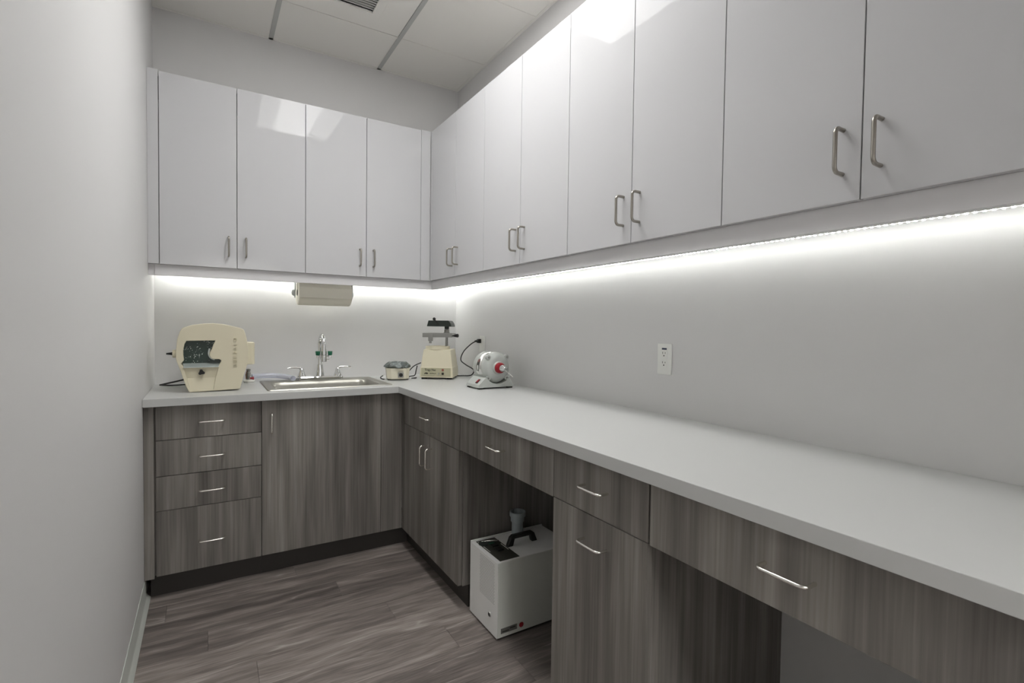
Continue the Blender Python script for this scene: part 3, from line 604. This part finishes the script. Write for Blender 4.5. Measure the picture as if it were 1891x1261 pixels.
cf.box(px-.018, px+.018, py-.018, py+.018, .264, .296); cf.build('clamp_frame', M['alu'], t, bevel=.001)
MB().box(-.052, -.024, -.104, -.0925, .242, .286).box(-.046, -.030, -.106, -.1005, .228, .262).build('clamp_latch', M['alu'], t, bevel=.001)
MB().lathe([(.017, .296), (.017, .314), (.012, .316)], (px, py, 0), (0, 0, 1), 18).build('post_collar', M['alu'], t, smooth=35)
MB().lathe([(.004, 0), (.004, .012), (.008, .014), (.0115, .032), (.0115, .038), (.006, .042)], (.0942, -.060, .276), (.96, -.25, .04), 16).build('clamp_handle', M['black'], t, smooth=45)
MB().lathe([(.015, .318), (.015, .337)], (px, py, 0), (0, 0, 1), 18).build('swivel', M['dgreen'], t, smooth=35)
hd = [(-.070, .334), (.088, .334), (.083, .354), (.070, .372), (-.060, .372)]
MB().prism(hd, [], lambda u, v, d: (u, d, v), -.070, .066).build('heater_hood', M['dgreen'], t, bevel=.003)
ha = MB().tube([(.004, -.0705, .350), (-.004, -.086, .362), (-.014, -.104, .380)], .0036, 10).build('heater_handle', M['black'], t, smooth=60)
MB().lathe([(.003, -.010), (.0085, -.006), (.0105, 0), (.0085, .006), (.003, .010)], (-.0145, -.105, .381), (0, 0, 1), 16).build('ball_grip', M['black'], ha, smooth=60)
o = MB().tube(smooth_path([(-.134, -.233, ZC+.0205), (-.112, -.236, ZC+.0052), (-.070, -.262, ZC+.0048), (-.040, -.335, ZC+.014), (-.045, -.380, ZC+.052), (-.085, -.345, ZC+.085), (-.100, -.300, ZC+.115), (-.085, -.310, ZC+.170), (-.055, -.355, ZC+.220), (-.040, -.398, ZC+.241)], 7), .0036, 8).build('cable', M['cord'], smooth=60)
tag(o, 'black power cord running from the cream vacuum former up to the wall plug', 'cord', 'black power cords')
for nm, lab, pts in (('cable', 'black power cord rising from behind the wax pot to the cream vacuum former', [(-.440, -.140, ZC+.0045), (-.412, -.148, ZC+.030), (-.370, -.150, ZC+.070), (-.318, -.140, ZC+.090)]),
                ('cable', 'black power cord bent in a hook beside the cream vacuum former', [(-.440, -.205, ZC+.0045), (-.418, -.215, ZC+.010), (-.385, -.208, ZC+.016), (-.372, -.196, ZC+.045), (-.362, -.188, ZC+.075)]),
                ('cable', 'black power cord lying flat between the wax pot and the vacuum former', [(-.432, -.275, ZC+.0040), (-.415, -.274, ZC+.0042), (-.403, -.268, ZC+.0042), (-.394, -.258, ZC+.0042)]),
                ('cable', 'black power cord end curling out beside the wax pot near the sink', [(-.595, -.205, ZC+.020), (-.612, -.222, ZC+.014), (-.618, -.238, ZC+.009), (-.612, -.258, ZC+.0045), (-.604, -.268, ZC+.0040)])):
    tag(MB().tube(smooth_path(pts, 6), .0036, 8).build(nm, M['cord'], smooth=60), lab, 'cord', 'black power cords')

# ------------------------------------------------------------------ bench lathe
t = thing('bench_lathe', 'pale grey bench lathe motor with a red hub and chrome chuck', 'bench lathe', (-.190, -.87, ZC))
en = M['enamel']; lx, lz = -.183, 1.028
bs = [(-.306, ZC+.008), (-.085, ZC+.008), (-.088, ZC+.018), (-.112, ZC+.058), (-.120, ZC+.062)]
for k in range(0, 11):
    a = math.radians(-28-124*k/10); bs.append((lx+.089*math.cos(a), lz+.089*math.sin(a)))
bs += [(-.250, ZC+.064), (-.262, ZC+.060), (-.300, ZC+.024)]
MB().prism(bs, [], lambda u, v, d: (u, d, v), -.950, -.800).build('base', en, t, world=True, bevel=.004, seg=3)
for fx in (-.285, -.105):
    for fy in (-.935, -.815): B(fx-.014, fx+.014, fy-.012, fy+.012, ZC+.0003, ZC+.0082).build('foot', M['rubber'], t, world=True)
MB().lathe([(.020, -.004), (.050, -.004), (.070, .004), (.081, .018), (.0855, .030), (.0855, .128), (.081, .142), (.065, .156), (.030, .162)], (lx, -.945, lz), (0, 1, 0), 56).build('motor_body', en, t, world=True, smooth=35)
MB().lathe([(.0862, .034), (.0868, .036), (.0868, .096), (.0862, .098)], (lx, -.945, lz), (0, 1, 0), 56, False, False).build('steel_band', mat('polished_band', (.72, .72, .69), .2, .6), t, world=True, smooth=35)
for ax in (45, 135, 225, 315):
    a = math.radians(ax); c = (lx+.080*math.cos(a), lz+.080*math.sin(a))
    lo = MB().lathe([(.013, 0), (.013, .026), (.009, .034)], (c[0], -.942, c[1]), (0, 1, 0), 16).build('bolt_lug', en, t, world=True, smooth=35)
    MB().lathe([(.005, 0), (.005, .004)], (c[0], -.9425, c[1]), (0, -1, 0), 10).build('bolt', M['alu'], lo, world=True)
MB().lathe([(.036, 0), (.035, .006), (.031, .010)], (lx, -.949, lz), (0, -1, 0), 32).build('hub_ring', en, t, world=True, smooth=35)
MB().lathe([(.029, 0), (.029, .014), (.024, .022)], (lx, -.9592, lz), (0, -1, 0), 32).build('red_hub', M['red'], t, world=True, smooth=35)
ck = MB().lathe([(.016, 0), (.0185, .006), (.0185, .018), (.010, .034), (.006, .040)], (lx, -.9813, lz), (0, -1, 0), 24).build('chuck', M['chrome'], t, world=True, smooth=35)
MB().tube([(lx, -1.0215, lz), (lx, -1.043, lz)], .0042, 10).build('collet', M['alu'], ck, world=True, smooth=50)
MB().tube([(lx+.012, -1.005, lz-.012), (lx+.052, -1.015, lz-.046)], .0013, 8).build('chuck_pin', M['soap'], ck, world=True, smooth=50)
MB().tube([(lx, -.780, lz), (lx, -.735, lz)], .0035, 8).build('rear_spindle', M['brown'], t, world=True, smooth=50)
# oval name plate on the left flank
pl = []
for k in range(24):
    a = 2*PI*k/24; pl.append((-.873+.014*math.cos(a), lz+.012+.034*math.copysign(abs(math.sin(a))**.8, math.sin(a))))
def onbody(rad): return lambda u, v, d: (lx-math.sqrt(max(rad**2-(v-lz)**2, 0))-d, u, v)
MB().prism(pl, [], onbody(.0868), -.004, .0012).build('name_plate', M['panel'], t, world=True)
MB().prism([(a*.8+(-.873)*.2, lz+.036+(b-lz-.012)*.26) for a, b in pl], [], onbody(.0868), -.003, .0020).build('name_plate_badge', mat('dull_maroon', (.16, .06, .06), .5), t, world=True)
MB().prism([(a*.5+(-.873)*.5, lz-.002+(b-lz-.012)*.42) for a, b in pl], [], onbody(.0868), -.003, .0020).build('name_plate_print', M['outlet'], t, world=True)
# red rocker switch on the sloping left shoulder
dx, dz = Vector((.050, .040)).normalized(); n_ = Vector((-dz, dx))
def sw(u, d, off): return (-.283+dx*u+n_.x*off, d, ZC+.0395+dz*u+n_.y*off)
def swbox(u0, u1, y0, y1, o0, o1): return MB().add([sw(u0, y0, o0), sw(u1, y0, o0), sw(u1, y1, o0), sw(u0, y1, o0), sw(u0, y0, o1), sw(u1, y0, o1), sw(u1, y1, o1), sw(u0, y1, o1)], [(0,3,2,1),(4,5,6,7),(0,1,5,4),(1,2,6,5),(2,3,7,6),(3,0,4,7)])
sb_ = swbox(-.015, .015, -.915, -.893, -.002, .0025).build('switch_bezel', M['black'], t, world=True, bevel=.0006)
swbox(-.012, .012, -.911, -.897, .002, .006).build('rocker', M['red'], sb_, world=True, bevel=.001)

# ------------------------------------------------------------------ wall outlets
def outlet(label, y0, y1, z0, z1, mark=True, slots=True):
    ym, zm = (y0+y1)/2, (z0+z1)/2
    t = thing('wall_outlet', label, 'outlet', (0, ym, zm))
    B(-.006, -.0005, y0, y1, z0, z1).build('cover_plate', M['outlet'], t, world=True, bevel=.002, seg=3)
    B(-.0075, -.006, ym-.0165, ym+.0165, zm-.034, zm+.034).build('receptacle', M['outlet'], t, world=True, bevel=.0005)
    if slots:
        for dz_ in (.018, -.019):
            MB().box(-.0078, -.0072, ym+.0055, ym+.0075, zm+dz_+.002, zm+dz_+.010).box(-.0078, -.0072, ym-.0075, ym-.0055, zm+dz_+.003, zm+dz_+.009).build('slots', M['dark'], t, world=True)
            MB().lathe([(.0026, 0), (.0026, .0006)], (-.0073, ym, zm+dz_-.005), (-1, 0, 0), 12).build('ground_hole', M['dark'], t, world=True)
    if mark: B(-.0066, -.0058, ym-.012, ym+.012, zm+.0365, zm+.0435).build('blue_sticker', M['blue'], t, world=True)
outlet('white wall outlet with a small blue mark above the empty counter', -1.984, -1.914, 1.073, 1.193)
outlet('white wall outlet in the corner with a black plug in it', -.455, -.385, 1.085, 1.190, False, False)
t = thing('power_plug', 'black angled plug in the corner wall outlet', 'plug', (-.0085, -.402, 1.156))
B(-.030, -.0080, -.414, -.390, 1.143, 1.170).build('plug_body', M['black'], t, world=True, bevel=.003)
MB().tube([(-.030, -.402, 1.1565), (-.050, -.400, 1.1555)], [.009, .0045], 12).build('strain_relief', M['black'], t, world=True, smooth=50)

# ------------------------------------------------------------------ white machine in the knee space
t = thing('suction_unit', 'white metal dust suction unit with a black carry handle and grey pipe', 'suction unit', (-.372, -1.5, 0))
ux0, ux1, uy0, uy1, uz = -.560, -.187, -1.622, -1.381, .314
B(ux0+.012, ux1-.012, uy0+.010, uy1-.010, .0003, .012).build('base', M['rubber'], t, world=True)
B(ux0+.003, ux1, uy0, uy1-.0075, .0085, uz-.0015).build('casing', M['boxg'], t, world=True, bevel=.002)
B(ux0, ux1+.002, uy1-.0065, uy1, .0085, uz+.004).build('side_panel', M['box'], t, world=True, bevel=.001)
# front sheet: frame around the perforated field
MB().box(ux0, ux0+.0025, uy0+.001, uy1-.0075, .0085, uz-.002).build('front_panel', M['box'], t, world=True, bevel=.0005)
B(ux0+.001, ux1, uy0+.001, uy1-.0078, uz-.0012, uz).build('top_panel', M['box'], t, world=True, bevel=.0006)
pf = MB(); zt_, zb_ = .297, .138; ny, nz = 17, 26
for i in range(ny):
    for j in range(nz):
        yy = -1.474-.122*(i+.5*(j % 2))/(ny-.5); zz = zt_-(zt_-zb_)*j/(nz-1)
        pf.add([(ux0-.0002, yy+.0017*math.cos(PI*k/3), zz+.0017*math.sin(PI*k/3)) for k in range(6)]+[(ux0+.0006, yy+.0017*math.cos(PI*k/3), zz+.0017*math.sin(PI*k/3)) for k in range(6)],
               [tuple(range(6)), tuple(range(11, 5, -1))]+[(k, (k+1) % 6, 6+(k+1) % 6, 6+k) for k in range(6)])
o = pf.build('perforations', mat('vent_hole', (.22, .22, .22), .6), t, world=True); o['kind'] = 'stuff'
ln = MB().lathe([(.0105, 0), (.0095, .003), (.007, .003)], (ux0, -1.5615, .080), (-1, 0, 0), 20).build('hose_socket', M['alu'], t, world=True, smooth=35)
MB().lathe([(.0068, 0), (.0068, .0036)], (ux0, -1.5615, .080), (-1, 0, 0), 16).build('socket_hole', M['dark'], ln, world=True)
# control panel on the top
cp = B(-.543, -.451, -1.611, -1.400, uz, uz+.0012).build('control_panel', M['panel'], t, world=True)
B(-.507, -.478, -1.488, -1.462, uz+.0012, uz+.007).build('rocker_switch', M['black'], cp, world=True, bevel=.0015)
B(-.508, -.480, -1.535, -1.503, uz+.0012, uz+.008).build('power_socket', M['black'], cp, world=True, bevel=.0015)
B(-.505, -.480, -1.459, -1.447, uz+.0012, uz+.004).build('green_switch', M['green'], cp, world=True, bevel=.001)
MB().prism([(-.525+.022*math.cos(2*PI*k/20), -1.438+.022*math.sin(2*PI*k/20)) for k in range(20)], [], lambda u, v, d: (u, v, d), uz+.0012, uz+.004).build('dial', M['dgreen'], cp, world=True)
MB().box(-.5385, -.5365, -1.440, -1.408, uz+.0012, uz+.0016).box(-.5385, -.5365, -1.520, -1.462, uz+.0012, uz+.0016).box(-.460, -.457, -1.535, -1.470, uz+.0012, uz+.0016).build('white_print', M['outlet'], cp, world=True)
tw = thing('tweezers', 'thin steel tweezers lying on top of the white suction unit', 'tweezers', (-.488, -1.428, uz+.0045))
MB().tube([(-.527, -1.421, uz+.0068), (-.500, -1.424, uz+.0065), (-.470, -1.440, uz+.0062), (-.455, -1.446, uz+.0060)], [.0024, .0028, .0024, .0012], 8).build('arm', M['satin'], tw, world=True, smooth=50)
MB().tube([(-.527, -1.421, uz+.0068), (-.497, -1.4285, uz+.0065), (-.468, -1.445, uz+.0062), (-.455, -1.447, uz+.0060)], [.0024, .0026, .0022, .0012], 8).build('arm', M['satin'], tw, world=True, smooth=50)
# carry handle (along the unit's length)
hyc = -1.508; hp = [(-.452, uz), (-.424, uz), (-.416, uz+.030), (-.336, uz+.030), (-.328, uz), (-.300, uz), (-.316, uz+.038), (-.328, uz+.046), (-.424, uz+.046), (-.436, uz+.038)]
MB().prism(hp, [], lambda u, v, d: (u, d, v), hyc-.011, hyc+.011).build('carry_handle', M['black'], t, world=True, bevel=.004, seg=3)
# pipe stub
MB().lathe([(.026, 0), (.0255, .058), (.0305, .0605), (.0305, .083), (.036, .085), (.036, .104), (.032, .105), (.0315, .080), (.001, .078)], (-.342, -1.418, uz+.0002), (0, 0, 1), 36, True, False).build('pipe_stub', M['pvc'], t, world=True, smooth=35)
B(-.542, -.466, uy0-.0006, uy0+.0002, .024, .045).build('rating_label', M['label'], t, world=True)
B(-.536, -.505, uy0-.0009, uy0-.0006, .029, .033).build('label_text', M['panel'], t, world=True)
B(-.500, -.474, uy0-.0009, uy0-.0006, .035, .039).build('label_text', M['panel'], t, world=True)
MB().lathe([(.0105, 0), (.0105, .0008)], (-.445, uy0, .0345), (0, -1, 0), 24).build('red_sticker', M['red'], t, world=True)
